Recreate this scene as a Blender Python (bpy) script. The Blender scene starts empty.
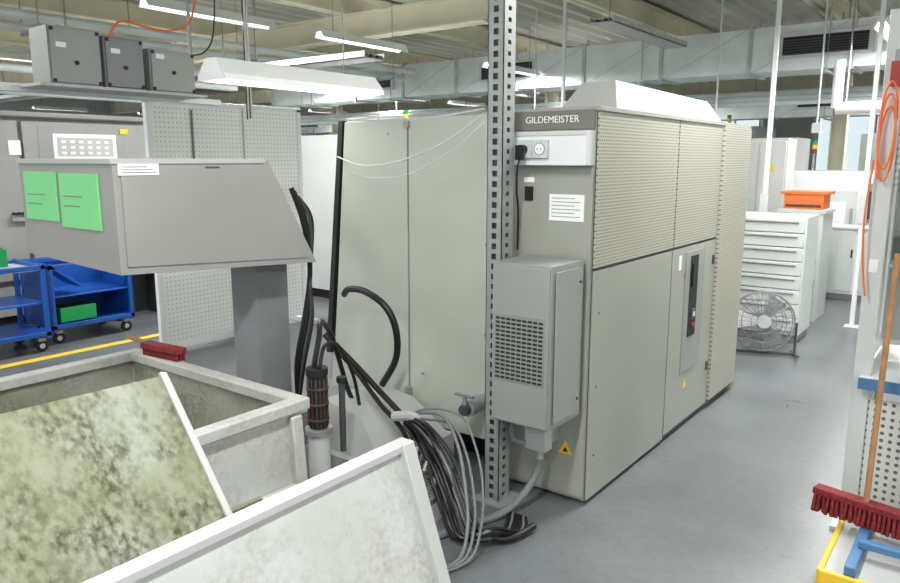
import bpy, bmesh, math, random
from mathutils import Vector, Matrix
random.seed(7)
S=bpy.context.scene
def lin(c):
    return tuple(((v/255)/12.92 if v/255<=.04045 else ((v/255+.055)/1.055)**2.4) for v in c)+(1,)
M={}
def mat(name,col,rough=.5,metal=0,noise=.06,scale=3,emit=0,bump=0,bscale=60):
    m=bpy.data.materials.new(name); m.use_nodes=True; nt=m.node_tree; b=nt.nodes['Principled BSDF']
    b.inputs['Roughness'].default_value=rough; b.inputs['Metallic'].default_value=metal
    c=lin(col); b.inputs['Base Color'].default_value=c
    geo=nt.nodes.new('ShaderNodeNewGeometry')
    if noise:
        n=nt.nodes.new('ShaderNodeTexNoise'); n.inputs['Scale'].default_value=scale; n.inputs['Detail'].default_value=5
        nt.links.new(geo.outputs['Position'],n.inputs['Vector'])
        r=nt.nodes.new('ShaderNodeValToRGB'); r.color_ramp.elements[0].position=.3; r.color_ramp.elements[1].position=.7
        r.color_ramp.elements[0].color=tuple(v*(1-noise*2) for v in c[:3])+(1,)
        r.color_ramp.elements[1].color=tuple(min(1,v*(1+noise)) for v in c[:3])+(1,)
        nt.links.new(n.outputs['Fac'],r.inputs['Fac']); nt.links.new(r.outputs['Color'],b.inputs['Base Color'])
    if emit:
        b.inputs['Emission Color'].default_value=c; b.inputs['Emission Strength'].default_value=emit
    M[name]=m; return m
def perf(name,col,dark,axes,pitch,rad,rough=.5,stagger=True):
    """regular perforation: round dark holes on a lattice in world metres"""
    m=mat(name,col,rough,0,0); nt=m.node_tree; b=nt.nodes['Principled BSDF']; N=nt.nodes.new; L=nt.links.new
    g=[n for n in nt.nodes if n.type=='NEW_GEOMETRY'][0]; s=N('ShaderNodeSeparateXYZ'); L(g.outputs['Position'],s.inputs[0])
    def mth(op,a,bv=None):
        n=N('ShaderNodeMath'); n.operation=op
        for i,v in enumerate((a,bv)):
            if v is None: continue
            if isinstance(v,(int,float)): n.inputs[i].default_value=v
            else: L(v,n.inputs[i])
        return n.outputs[0]
    u=mth('DIVIDE',s.outputs[axes[0]],pitch); v=mth('DIVIDE',s.outputs[axes[1]],pitch*(.87 if stagger else 1))
    if stagger:
        row=mth('FLOOR',v); par=mth('MODULO',mth('ABSOLUTE',row),2); u=mth('ADD',u,mth('MULTIPLY',par,.5))
    fu=mth('SUBTRACT',mth('FRACT',u),.5); fv=mth('SUBTRACT',mth('FRACT',v),.5)
    d=mth('SQRT',mth('ADD',mth('MULTIPLY',fu,fu),mth('MULTIPLY',fv,fv)))
    k=mth('LESS_THAN',d,rad)
    mx=N('ShaderNodeMix'); mx.data_type='RGBA'; L(k,mx.inputs[0]); mx.inputs[6].default_value=lin(col); mx.inputs[7].default_value=lin(dark)
    L(mx.outputs[2],b.inputs['Base Color'])
    return m
def dirty(name,base,dirt,lo,hi,scale=5,mid=None,stretch=(1,1,1),fine=14):
    m=mat(name,base,.6,0,0); nt=m.node_tree; b=nt.nodes['Principled BSDF']; N=nt.nodes.new; L=nt.links.new
    g0=[n for n in nt.nodes if n.type=='NEW_GEOMETRY'][0]
    g=N('ShaderNodeMapping'); L(g0.outputs['Position'],g.inputs['Vector']); g.inputs['Scale'].default_value=stretch
    n=N('ShaderNodeTexNoise'); n.inputs['Scale'].default_value=scale; n.inputs['Detail'].default_value=10; n.inputs['Roughness'].default_value=.68
    L(g.outputs[0],n.inputs['Vector'])
    n2=N('ShaderNodeTexNoise'); n2.inputs['Scale'].default_value=scale*fine; n2.inputs['Detail'].default_value=6; L(g.outputs[0],n2.inputs['Vector'])
    r=N('ShaderNodeValToRGB'); r.color_ramp.elements[0].position=lo; r.color_ramp.elements[1].position=hi
    r.color_ramp.elements[0].color=(0,0,0,1); r.color_ramp.elements[1].color=(1,1,1,1); L(n.outputs['Fac'],r.inputs[0])
    r2=N('ShaderNodeValToRGB'); r2.color_ramp.elements[0].position=.35; r2.color_ramp.elements[1].position=.62; L(n2.outputs['Fac'],r2.inputs[0])
    mu=N('ShaderNodeMath'); mu.operation='MULTIPLY'; L(r.outputs[0],mu.inputs[0]); L(r2.outputs[0],mu.inputs[1])
    mx=N('ShaderNodeMix'); mx.data_type='RGBA'; L(mu.outputs[0],mx.inputs[0]); mx.inputs[6].default_value=lin(base); mx.inputs[7].default_value=lin(dirt)
    if mid:
        n3=N('ShaderNodeTexNoise'); n3.inputs['Scale'].default_value=scale*.6; n3.inputs['Detail'].default_value=8; L(g.outputs[0],n3.inputs['Vector'])
        r3=N('ShaderNodeValToRGB'); r3.color_ramp.elements[0].position=.38; r3.color_ramp.elements[1].position=.62; r3.color_ramp.elements[0].color=lin(base); r3.color_ramp.elements[1].color=lin(mid); L(n3.outputs['Fac'],r3.inputs[0]); L(r3.outputs[0],mx.inputs[6])
    L(mx.outputs[2],b.inputs['Base Color']); return m

mat('lathe_panel',(184,191,180),.45,noise=.03,scale=1.2)
mat('cabinet_grey',(158,161,152),.4,noise=.03,scale=1.5)
mat('label_strip',(116,115,108),.45,noise=0)
mat('louver_plate',(135,139,135),.45,noise=0)
perf('cabinet_perf',(178,177,164),(118,117,106),(1,2),.019,.31)
mat('unit_grey',(145,150,146),.45,noise=.03)
mat('hood_grey',(150,151,148),.5,noise=.04,scale=2)
mat('hood_light',(178,181,179),.5,noise=.03)
mat('post',(150,157,155),.45,.15,noise=.08,scale=9)
mat('dark',(28,29,30),.6,noise=.1)
mat('darkgrey',(70,72,74),.6,noise=.1)
mat('black_rubber',(18,18,19),.45,noise=0)
mat('grey_hose',(112,120,122),.5,noise=0)
mat('white_paint',(226,231,232),.45,noise=.02)
mat('offwhite',(202,208,206),.5,noise=.03)
mat('beige_m',(206,204,190),.5,noise=.03)
mat('mach_grey',(126,129,132),.5,noise=.04)
mat('steel',(165,168,167),.45,.4,noise=.1,scale=14)
mat('galv',(184,188,187),.45,.2,noise=.08,scale=9)
mat('duct',(218,227,227),.38,.12,noise=.07,scale=2.5)
mat('cream',(232,226,202),.6,noise=.04)
mat('deck',(202,201,188),.7,noise=.06,scale=.8)
mat('paper',(238,240,240),.7,noise=0)
mat('print',(120,122,128),.7,noise=0)
mat('green_note',(126,216,142),.7,noise=.02)
mat('green_crate',(20,150,80),.5,noise=.03)
mat('blue',(24,84,170),.4,noise=.04)
mat('blue2',(70,120,165),.4,noise=.04)
mat('red',(160,40,34),.5,noise=.05)
mat('brush_red',(130,36,38),.8,noise=.3,scale=80)
mat('orange',(232,116,56),.5,noise=.03)
mat('yellow',(240,196,50),.5,noise=.03)
mat('wood',(168,124,80),.6,noise=.12,scale=20)
mat('brass',(96,74,56),.5,.3,noise=.3,scale=30)
mat('glass_dark',(66,74,78),.15,noise=0)
mat('window',(214,230,236),.3,noise=0,emit=1.0)
mat('tube_light',(250,252,255),.5,noise=0,emit=7)
mat('reflector',(236,242,240),.4,noise=0)
perf('pegboard',(234,237,233),(168,170,168),(1,2),.042,.15,stagger=False)
perf('pegpanel_x',(206,209,204),(96,98,96),(0,2),.035,.25,stagger=False)
perf('pegpanel_y',(206,209,204),(96,98,96),(1,2),.035,.25,stagger=False)
perf('tread',(120,122,120),(50,50,50),(0,1),.035,.24)
dirty('bin_grey',(190,193,193),(122,122,104),.44,.8,3.2,(174,177,172))
dirty('bin_inner',(156,160,150),(92,93,70),.38,.75,5,(130,135,116))
dirty('bin_moss',(150,156,146),(58,62,32),.40,.62,4.2,(122,128,100),(1.5,1.5,.7),9)
dirty('bin_sludge',(84,86,62),(40,42,26),.35,.6,9)

class B:
    def __init__(s): s.v=[];s.f=[];s.m=[];s.names=[]
    def mi(s,m):
        if m not in s.names: s.names.append(m)
        return s.names.index(m)
    def add(s,vs,fs,m):
        o=len(s.v); s.v+=[Vector(p) for p in vs]; k=s.mi(m)
        for f in fs: s.f.append([i+o for i in f]); s.m.append(k)
    def hexa(s,p,m): # p: 4 bottom, 4 top
        s.add(p,[(0,3,2,1),(4,5,6,7),(0,1,5,4),(1,2,6,5),(2,3,7,6),(3,0,4,7)],m); return s
    def box(s,x0,x1,y0,y1,z0,z1,m):
        return s.hexa([(x0,y0,z0),(x1,y0,z0),(x1,y1,z0),(x0,y1,z0),(x0,y0,z1),(x1,y0,z1),(x1,y1,z1),(x0,y1,z1)],m)
    def obox(s,c,sz,R,m):
        c=Vector(c); pts=[]
        for z in(-1,1):
            for x,y in((-1,-1),(1,-1),(1,1),(-1,1)): pts.append(c+R@Vector((x*sz[0]/2,y*sz[1]/2,z*sz[2]/2)))
        return s.hexa(pts,m)
    def prism(s,pts,vec,m):
        n=len(pts); vec=Vector(vec); a=[Vector(p) for p in pts]; b=[p+vec for p in a]
        fs=[tuple(range(n))[::-1],tuple(range(n,2*n))]+[(i,(i+1)%n,n+(i+1)%n,n+i) for i in range(n)]
        s.add(a+b,fs,m); return s
    def cyl(s,p0,p1,r,m,seg=14,r2=None,cap=True):
        p0=Vector(p0);p1=Vector(p1); r2=r if r2 is None else r2; d=(p1-p0).normalized()
        a=d.orthogonal().normalized(); b=d.cross(a); vs=[]
        for p,rr in((p0,r),(p1,r2)):
            for i in range(seg):
                t=2*math.pi*i/seg; vs.append(p+(a*math.cos(t)+b*math.sin(t))*rr)
        fs=[(i,(i+1)%seg,seg+(i+1)%seg,seg+i) for i in range(seg)]
        if cap: fs+=[tuple(range(seg))[::-1],tuple(range(seg,2*seg))]
        s.add(vs,fs,m); return s
    def tube(s,pts,r,m,seg=8,res=7,closed=False):
        P=[Vector(p) for p in pts]; Q=[]
        n=len(P)
        rng=range(n) if closed else range(n-1)
        for i in rng:
            if closed: a,b,c,d=P[i-1],P[i],P[(i+1)%n],P[(i+2)%n]
            else: a=P[max(i-1,0)];b=P[i];c=P[i+1];d=P[min(i+2,n-1)]
            for k in range(res):
                t=k/res; Q.append(.5*((2*b)+(c-a)*t+(2*a-5*b+4*c-d)*t*t+(3*b-a-3*c+d)*t**3))
        if not closed: Q.append(P[-1])
        up=None; rings=[]; K=len(Q)
        for i,q in enumerate(Q):
            if closed: d=(Q[(i+1)%K]-Q[i-1]).normalized()
            else: d=(Q[min(i+1,K-1)]-Q[max(i-1,0)]).normalized()
            up=d.orthogonal().normalized() if up is None else (up-d*up.dot(d)).normalized()
            e=d.cross(up); rings.append([q+(up*math.cos(2*math.pi*j/seg)+e*math.sin(2*math.pi*j/seg))*r for j in range(seg)])
        vs=[v for R in rings for v in R]; fs=[]
        for i in range(K if closed else K-1):
            for j in range(seg):
                i2=(i+1)%K; fs.append((i*seg+j,i*seg+(j+1)%seg,i2*seg+(j+1)%seg,i2*seg+j))
        if not closed: fs+=[tuple(range(seg))[::-1],tuple(range((K-1)*seg,K*seg))]
        s.add(vs,fs,m); return s
    def sphere(s,c,r,m,sx=1,sy=1,sz=1,n=12):
        c=Vector(c); vs=[];fs=[]
        for i in range(n+1):
            th=math.pi*i/n
            for j in range(n*2):
                ph=math.pi*j/n; vs.append(c+Vector((math.sin(th)*math.cos(ph)*sx,math.sin(th)*math.sin(ph)*sy,math.cos(th)*sz))*r)
        W=n*2
        for i in range(n):
            for j in range(W): fs.append((i*W+j,i*W+(j+1)%W,(i+1)*W+(j+1)%W,(i+1)*W+j))
        s.add(vs,fs,m); return s
    def done(s,name,bevel=.004,smooth=True,parent=None):
        xs=[v.x for v in s.v];ys=[v.y for v in s.v];zs=[v.z for v in s.v]
        o=Vector(((min(xs)+max(xs))/2,(min(ys)+max(ys))/2,min(zs)))
        me=bpy.data.meshes.new(name); me.from_pydata([v-o for v in s.v],[],s.f)
        for n in s.names: me.materials.append(M[n])
        me.polygons.foreach_set('material_index',s.m); me.update()
        bm=bmesh.new(); bm.from_mesh(me)
        bmesh.ops.recalc_face_normals(bm,faces=bm.faces); bm.to_mesh(me); bm.free()
        ob=bpy.data.objects.new(name,me); ob.location=o; S.collection.objects.link(ob)
        if bevel:
            md=ob.modifiers.new('bev','BEVEL'); md.width=bevel; md.segments=2; md.limit_method='ANGLE'; md.angle_limit=math.radians(50)
        if smooth:
            for p in me.polygons: p.use_smooth=True
            try:
                me.set_sharp_from_angle(angle=math.radians(35))
            except Exception: pass
        if parent: ob.parent=parent; ob.matrix_parent_inverse=Matrix.Translation(-parent.location)
        return ob
def text(name,body,size,loc,rot,m,parent,ext=.001):
    c=bpy.data.curves.new(name,'FONT'); c.body=body; c.size=size; c.extrude=ext; c.align_x='CENTER'; c.align_y='CENTER'
    o=bpy.data.objects.new(name,c); S.collection.objects.link(o); o.location=loc; o.rotation_euler=rot
    c.materials.append(M[m]); o.parent=parent; o.matrix_parent_inverse=Matrix.Translation(-parent.location); return o

# ---------------- room ----------------
def floor_mat():
    m=mat('epoxy',(122,130,140),.32,0,0); nt=m.node_tree;b=nt.nodes['Principled BSDF'];N=nt.nodes.new;L=nt.links.new
    g=[n for n in nt.nodes if n.type=='NEW_GEOMETRY'][0]
    n=N('ShaderNodeTexNoise'); n.inputs['Scale'].default_value=1.3;n.inputs['Detail'].default_value=9;n.inputs['Roughness'].default_value=.65
    L(g.outputs['Position'],n.inputs['Vector'])
    r=N('ShaderNodeValToRGB'); r.color_ramp.elements[0].position=.3;r.color_ramp.elements[1].position=.7
    r.color_ramp.elements[0].color=lin((90,95,98));r.color_ramp.elements[1].color=lin((110,115,118))
    L(n.outputs['Fac'],r.inputs[0])
    n2=N('ShaderNodeTexNoise'); n2.inputs['Scale'].default_value=22;n2.inputs['Detail'].default_value=8;n2.inputs['Roughness'].default_value=.75
    L(g.outputs['Position'],n2.inputs['Vector'])
    r2=N('ShaderNodeValToRGB'); r2.color_ramp.elements[0].position=.33;r2.color_ramp.elements[1].position=.5
    r2.color_ramp.elements[0].color=(.6,.59,.57,1); r2.color_ramp.elements[1].color=(1,1,1,1); L(n2.outputs['Fac'],r2.inputs[0])
    mx=N('ShaderNodeMix'); mx.data_type='RGBA'; mx.blend_type='MULTIPLY'; mx.inputs[0].default_value=.5; L(r.outputs[0],mx.inputs[6]); L(r2.outputs[0],mx.inputs[7])
    L(mx.outputs[2],b.inputs['Base Color'])
    r3=N('ShaderNodeValToRGB'); r3.color_ramp.elements[0].color=(.2,.2,.2,1); r3.color_ramp.elements[1].color=(.42,.42,.42,1); L(n.outputs['Fac'],r3.inputs[0]); L(r3.outputs[0],b.inputs['Roughness'])
floor_mat()
mat('wall_paint',(222,226,220),.7,noise=.03)
X0,X1,Y0,Y1,H=-26,5,-6,24,4.1
HT=H-.075
B().box(X0,X1,Y0,Y1,-.1,0,'epoxy').done('floor',0)
w=B().box(X0,X1,Y1,Y1+.2,0,H,'wall_paint'); w.done('wall_back',0)
B().box(X0-.2,X0,Y0,Y1,0,H,'wall_paint').done('wall_left',0)
B().box(X1,X1+.2,Y0,Y1,0,H,'wall_paint').done('wall_right',0)
c=B().box(X0,X1,Y0,Y1,H,H+.1,'deck')
x=X0+.1
while x<X1-.2:
    c.hexa([(x+.04,Y0,H-.07),(x+.12,Y0,H-.07),(x+.12,Y1,H-.07),(x+.04,Y1,H-.07),(x,Y0,H),(x+.16,Y0,H),(x+.16,Y1,H),(x,Y1,H)],'deck'); x+=.33
c.done('ceiling',0)
for i in range(6):
    x=-23+i*4.6
    b=B().box(x,x+3,Y1-.05,Y1,1.3,3.0,'window')
    for k in range(5): b.box(x+k*.74,x+k*.74+.05,Y1-.09,Y1-.04,1.3,3.0,'white_paint')
    b.box(x-.05,x+3.05,Y1-.09,Y1-.04,2.97,3.05,'white_paint').box(x-.05,x+3.05,Y1-.12,Y1-.04,1.24,1.32,'white_paint')
    b.done('window_%d'%(i+1),0)
for i in range(6):
    y=0+i*4.0
    b=B().box(X0,X0+.05,y,y+3,1.3,3.0,'window')
    for k in range(5): b.box(X0+.04,X0+.09,y+k*.74,y+k*.74+.05,1.3,3.0,'white_paint')
    b.box(X0,X0+.1,y,y+3,1.24,1.32,'white_paint').box(X0,X0+.1,y,y+3,2.97,3.05,'white_paint'); b.done('window_%d'%(i+7),0)
def ibeam(name,p0,p1,h,wd,m):
    b=B()
    if p0[0]==p1[0]:
        x=p0[0];z=p0[2]
        b.box(x-wd/2,x+wd/2,p0[1],p1[1],z-h,z-h+.025,m).box(x-wd/2,x+wd/2,p0[1],p1[1],z-.025,z,m).box(x-.012,x+.012,p0[1],p1[1],z-h,z,m)
    else:
        y=p0[1];z=p0[2]
        b.box(p0[0],p1[0],y-wd/2,y+wd/2,z-h,z-h+.025,m).box(p0[0],p1[0],y-wd/2,y+wd/2,z-.025,z,m).box(p0[0],p1[0],y-.012,y+.012,z-h,z,m)
    return b.done(name,0)
for x in (-22,-18,-14,-10.6,-7.6,-4.6,-2.2,.6,3.6): ibeam('ceiling_beam',(x,Y0,H-.07),(x,Y1,H-.07),.3,.18,'cream')
for y in (-2,14,19.5): ibeam('ceiling_beam',(X0,y,H-.37),(X1,y,H-.37),.34,.2,'cream')
ibeam('ceiling_beam',(-26,7.6,H-.37),(-5.2,7.6,H-.37),.34,.2,'cream')
for x in (-14.4,-7.9,-2.35):
    for y in (14,19.5):
        b=B().box(x-.12,x+.12,y-.01,y+.01,0,H-.72,'cream').box(x-.12,x-.1,y-.1,y+.1,0,H-.72,'cream').box(x+.1,x+.12,y-.1,y+.1,0,H-.72,'cream').box(x-.18,x+.18,y-.16,y+.16,0,.02,'cream')
        b.done('steel_column',0)
def duct(y0,y1,z0,z1,xa,xb,grilles):
    b=B().box(xa,xb,y0,y1,z0,z1,'duct')
    x=xa
    while x<xb:
        b.box(x,x+.05,y0-.03,y1+.03,z0-.03,z1+.03,'galv')
        b.prism([(x+.05,y0-.004,z0),(x+.07,y0-.004,z0),(x+1.25,y0-.004,z1),(x+1.23,y0-.004,z1)],(0,.004,0),'galv'); x+=1.25
    for g in grilles:
        b.box(g-.55,g+.55,y0-.05,y0-.0,z0+.15,z1-.12,'offwhite').box(g-.5,g+.5,y0-.055,y0-.045,z0+.19,z1-.16,'dark')
        for k in range(6):
            z=z0+.2+k*(z1-z0-.38)/6; b.box(g-.5,g+.5,y0-.07,y0-.05,z,z+.015,'darkgrey')
    for k in range(int((xb-xa)/2.5)):
        x=xa+1+k*2.5
        b.cyl((x,y0-.05,z0-.04),(x,y0-.05,H-.38),.008,'steel',6).cyl((x,y1+.05,z0-.04),(x,y1+.05,H-.38),.008,'steel',6).box(x-.02,x+.02,y0-.08,y1+.08,z0-.06,z0-.03,'steel')
    return b.done('ventilation_duct',0)
duct(10.7,11.4,2.92,3.5,-13,4.5,[-2.05,-6.9,-10])
duct(16.2,16.8,2.6,3.1,-24,4.5,[-3,-8,-13,-18])
b=B()
for i in range(3): b.cyl((-24,12.0+i*.18,2.6+.08*i),(4.8,12.0+i*.18,2.6+.08*i),.04+.01*i,'duct',10)
for x in range(-23,5,3): b.box(x,x+.04,11.9,12.55,2.52,2.55,'steel').cyl((x,11.92,2.52),(x,11.92,HT),.008,'steel',6).cyl((x,12.52,2.52),(x,12.52,HT),.008,'steel',6)
b.done('water_pipe_run',0)
b=B()
for i in range(2): b.cyl((-9.2+i*.25,-3,3.25+.1*i),(-9.2+i*.25,22,3.25+.1*i),.05,'duct',10)
for y in range(-2,22,3): b.box(-9.3,-8.85,y,y+.04,3.16,3.19,'steel').cyl((-9.28,y+.02,3.16),(-9.28,y+.02,HT),.008,'steel',6).cyl((-8.87,y+.02,3.16),(-8.87,y+.02,HT),.008,'steel',6)
b.done('air_pipe_run',0)
def tray(axis,c,a0,a1,z):
    b=B(); 
    if axis=='y':
        b.box(c-.15,c+.15,a0,a1,z,z+.01,'galv').box(c-.15,c-.14,a0,a1,z,z+.07,'galv').box(c+.14,c+.15,a0,a1,z,z+.07,'galv')
        for k in range(int((a1-a0)/2)): b.cyl((c-.13,a0+k*2+.5,z),(c-.13,a0+k*2+.5,HT),.008,'steel',6)
        for k in range(5): b.cyl((c-.1+k*.05,a0,z+.03),(c-.1+k*.05,a1,z+.03),.015,'dark' if k%2 else 'grey_hose',6)
    else:
        b.box(a0,a1,c-.15,c+.15,z,z+.01,'galv').box(a0,a1,c-.15,c-.14,z,z+.07,'galv').box(a0,a1,c+.14,c+.15,z,z+.07,'galv')
        for k in range(int((a1-a0)/2)): b.cyl((a0+k*2+.5,c-.13,z),(a0+k*2+.5,c-.13,HT),.008,'steel',6)
        for k in range(5): b.cyl((a0,c-.1+k*.05,z+.03),(a1,c-.1+k*.05,z+.03),.015,'dark' if k%2 else 'grey_hose',6)
    b.done('cable_tray',0)
tray('x',13.2,-24,4.5,2.8); tray('x',5.6,-20,-5.2,2.75); tray('y',-3.9,8,10.4,3.3)
def light(x,y,z,L=1.45,energy=0,axis='y',wd=.16):
    b=B()
    e=bpy.data.objects.new('fluorescent_light',None); e.location=(x,y,z); S.collection.objects.link(e)
    h=wd/2
    def pt(u,v,w): return (x+u,y+v,z+w) if axis=='y' else (x+v,y+u,z+w)
    prof=[(-h*.45,.09),(h*.45,.09),(h,.0),(h-.01,0),(h*.4,.06),(-h*.4,.06),(-h+.01,0),(-h,0)]
    b.prism([pt(p[0],-L/2,p[1]) for p in prof],(0,L,0) if axis=='y' else (L,0,0),'reflector')
    for u in (-h*.35,h*.35): b.cyl(pt(u,-L/2+.03,.03),pt(u,L/2-.03,.03),.013,'tube_light',8)
    for v in (-L*.35,L*.35): b.cyl(pt(0,v,.09),pt(0,v,HT-z),.005,'steel',6)
    b.done('housing',0,parent=e)
    if energy:
        l=bpy.data.lights.new('lamp','AREA'); l.shape='RECTANGLE'; l.size=wd*1.1 if axis=='y' else L; l.size_y=L if axis=='y' else wd*1.1; l.energy=energy; l.color=(1,.985,.955)
        o=bpy.data.objects.new('lamp',l); S.collection.objects.link(o); o.location=(x,y,z-.01); o.parent=e; o.matrix_parent_inverse=Matrix.Translation(-e.location)
    return e
for x in (-6.3,-1.2,3.0,-11,-16,-21):
    for y in (-2.2,.8,4.5,6.6,9.7 if x==-1.2 else 9.9,12.9 if x!=-1.2 else 14.8,15.2 if x!=-1.2 else 17.5,18,21):
        if x==-1.2 and y==18: continue
        en=84 if (y<16 and x>-17) else 0
        light(x,y,3.1 if x!=3.0 else 3.3,energy=en)
# ---------------- hanging light near ----------------
b=B(); y0,y1=2.54,3.82; xc=-3.6; z0=2.19
prof=[(-.05,.12),(.05,.12),(.13,.03),(.13,0),(.12,0),(.04,.09),(-.04,.09),(-.12,0),(-.13,0),(-.13,.03)]
b.prism([(xc+p,y0,z0+q) for p,q in prof],(0,y1-y0,0),'reflector')
for yy in (y0-.004,y1-.004): b.prism([(xc+p,yy,z0+q) for p,q in [(-.05,.12),(.05,.12),(.13,0),(-.13,0)]],(0,.008,0),'reflector')
for u in(-.06,.06): b.cyl((xc+u,y0+.05,z0+.035),(xc+u,y1-.05,z0+.035),.014,'tube_light',8)
for v in(y0+.25,y1-.25): b.cyl((xc,v,z0+.12),(xc,v,HT),.004,'steel',6)
pend=b.done('pendant_workshop_light',0)
l=bpy.data.lights.new('lamp','AREA'); l.shape='RECTANGLE'; l.size=.22; l.size_y=1.15; l.energy=12; l.color=(1,.99,.96)
o=bpy.data.objects.new('lamp',l); S.collection.objects.link(o); o.location=(xc,3.18,z0+.02); o.parent=pend; o.matrix_parent_inverse=Matrix.Translation(-pend.location)

# ---------------- lathe ----------------
L=B()
ZT=1.985
L.hexa([(-3.47,3.25,.2),(-2.03,3.25,.2),(-2.03,5.6,.2),(-3.47,5.6,.2),(-3.30,3.25,ZT),(-2.03,3.25,ZT),(-2.03,5.6,ZT),(-3.3,5.6,ZT)],'lathe_panel')
L.hexa([(-3.42,3.22,.22),(-2.76,3.22,.22),(-2.76,3.25,.22),(-3.42,3.25,.22),(-3.25,3.22,ZT-.01),(-2.755,3.22,ZT-.01),(-2.755,3.25,ZT-.01),(-3.25,3.25,ZT-.01)],'lathe_panel')
L.hexa([(-2.75,3.225,.19),(-2.035,3.225,.19),(-2.035,3.25,.19),(-2.75,3.25,.19),(-2.745,3.225,ZT),(-2.035,3.225,ZT),(-2.035,3.25,ZT),(-2.745,3.25,ZT)],'lathe_panel')
L.hexa([(-3.47,3.215,.5),(-3.43,3.215,.5),(-3.43,3.25,.5),(-3.47,3.25,.5),(-3.30,3.215,ZT),(-3.262,3.215,ZT),(-3.262,3.25,ZT),(-3.3,3.25,ZT)],'dark')
L.box(-2.77,-2.735,3.19,3.225,.33,.4,'steel').box(-2.77,-2.735,3.205,3.225,1.93,1.97,'steel')
for (px_,pz_) in((-2.2,1.3),(-2.2,.8),(-2.65,.5),(-2.9,1.9),(-2.9,.5)): L.cyl((px_,3.215,pz_),(px_,3.225,pz_),.008,'steel',8)
L.hexa([(-3.75,3.5,.2),(-3.47,3.5,.2),(-3.47,5.4,.2),(-3.75,5.4,.2),(-3.5,3.5,ZT-.03),(-3.3,3.5,ZT-.03),(-3.3,5.4,ZT-.03),(-3.5,5.4,ZT-.03)],'cabinet_grey')
L.box(-3.4,-1.75,3.4,5.5,.0,.2,'dark')
XF=-1.558
L.box(-2.03,XF,3.19,5.685,.02,ZT+.005,'cabinet_grey')
L.box(-2.0,-1.62,3.25,5.6,0,.02,'dark')
L.box(XF,XF+.012,3.195,4.235,.025,1.215,'cabinet_grey')
L.box(XF,XF+.012,4.25,5.06,.045,1.215,'cabinet_grey')
L.box(XF,XF+.014,3.195,4.24,1.232,ZT-.01,'cabinet_perf')
L.box(XF,XF+.014,4.255,5.06,1.232,ZT-.01,'cabinet_perf')
L.box(XF,XF+.03,5.075,5.68,.06,ZT-.01,'cabinet_perf')
L.box(XF-.001,XF+.004,3.19,5.685,.02,ZT,'darkgrey')
L.box(XF-.4,XF+.02,3.185,5.69,ZT-.008,ZT+.014,'cabinet_grey')
L.box(XF+.012,XF+.018,4.48,4.83,.4,1.18,'unit_grey').box(XF+.018,XF+.022,4.56,4.70,.62,1.15,'dark').box(XF+.022,XF+.035,4.575,4.61,.95,1.1,'black_rubber')
L.cyl((XF+.02,4.64,.69),(XF+.035,4.64,.69),.018,'red',14).box(XF+.022,XF+.03,4.60,4.67,.73,.80,'darkgrey').box(XF+.03,XF+.034,4.62,4.65,.75,.78,'offwhite')
for z in (.25,.62,1.0): L.cyl((XF+.012,3.26,z),(XF+.015,3.26,z),.006,'darkgrey',10)
for z in (.3,1.05): L.box(XF+.012,XF+.022,5.0,5.03,z,z+.06,'darkgrey')
L.prism([(XF+.013,4.46,1.02),(XF+.013,4.50,1.02),(XF+.013,4.48,1.06)],(.003,0,0),'red')
L.box(XF+.012,XF+.015,4.36,4.4,1.08,1.17,'paper').prism([(XF+.013,4.55,.28),(XF+.013,4.61,.28),(XF+.013,4.58,.335)],(.003,0,0),'yellow')
L.box(-2.03,XF-.005,3.178,3.19,1.895,ZT,'label_strip')
L.box(-2.03,XF-.002,3.175,3.19,.04,1.72,'cabinet_grey')
L.box(-2.03,XF-.005,3.10,3.19,1.725,1.885,'white_paint').box(-2.03,XF-.005,3.094,3.101,1.865,1.885,'offwhite')
sx=-1.80
L.box(sx-.043,sx+.043,3.08,3.10,1.76,1.845,'offwhite').cyl((sx,3.078,1.802),(sx,3.09,1.802),.03,'hood_grey',18).cyl((sx,3.0775,1.802),(sx,3.08,1.802),.026,'paper',18)
for dx in(-.01,.01): L.cyl((sx+dx,3.074,1.802),(sx+dx,3.08,1.802),.003,'dark',6)
sx=-1.888
L.box(sx-.043,sx+.043,3.08,3.10,1.76,1.845,'offwhite').cyl((sx,3.09,1.80),(sx,3.04,1.80),.023,'black_rubber',12).box(sx-.018,sx+.018,3.03,3.06,1.75,1.82,'black_rubber')
L.tube([(sx,3.045,1.76),(sx-.01,3.04,1.70),(sx-.03,3.07,1.6),(sx-.05,3.12,1.5),(sx-.07,3.15,1.3)],.005,'black_rubber')
L.box(-1.79,-1.60,3.17,3.176,1.455,1.585,'paper')
for k in range(6): L.box(-1.775,-1.62+(-.03 if k%2 else 0),3.168,3.171,1.475+k*.018,1.478+k*.018,'print')
L.box(-1.93,-1.885,3.165,3.176,1.55,1.62,'black_rubber').box(-1.94,-1.88,3.17,3.176,1.64,1.665,'paper')
L.prism([(-1.70,3.172,.26),(-1.62,3.172,.26),(-1.66,3.172,.33)],(0,-.004,0),'yellow').prism([(-1.675,3.168,.272),(-1.645,3.168,.272),(-1.66,3.168,.30)],(0,-.002,0),'dark')
L.hexa([(-1.95,3.5,ZT),(-1.6,3.5,ZT),(-1.6,5.25,ZT),(-1.95,5.25,ZT),(-1.83,3.56,2.15),(-1.64,3.56,2.15),(-1.64,5.0,2.13),(-1.83,5.0,2.13)],'hood_light')
L.box(-3.1,-2.3,4.6,5.3,ZT,2.03,'hood_grey')
lathe=L.done('cnc_lathe',.005)
text('nameplate','GILDEMEISTER',.046,(-1.79,3.175,1.942),(math.pi/2,0,0),'paper',lathe)

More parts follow.
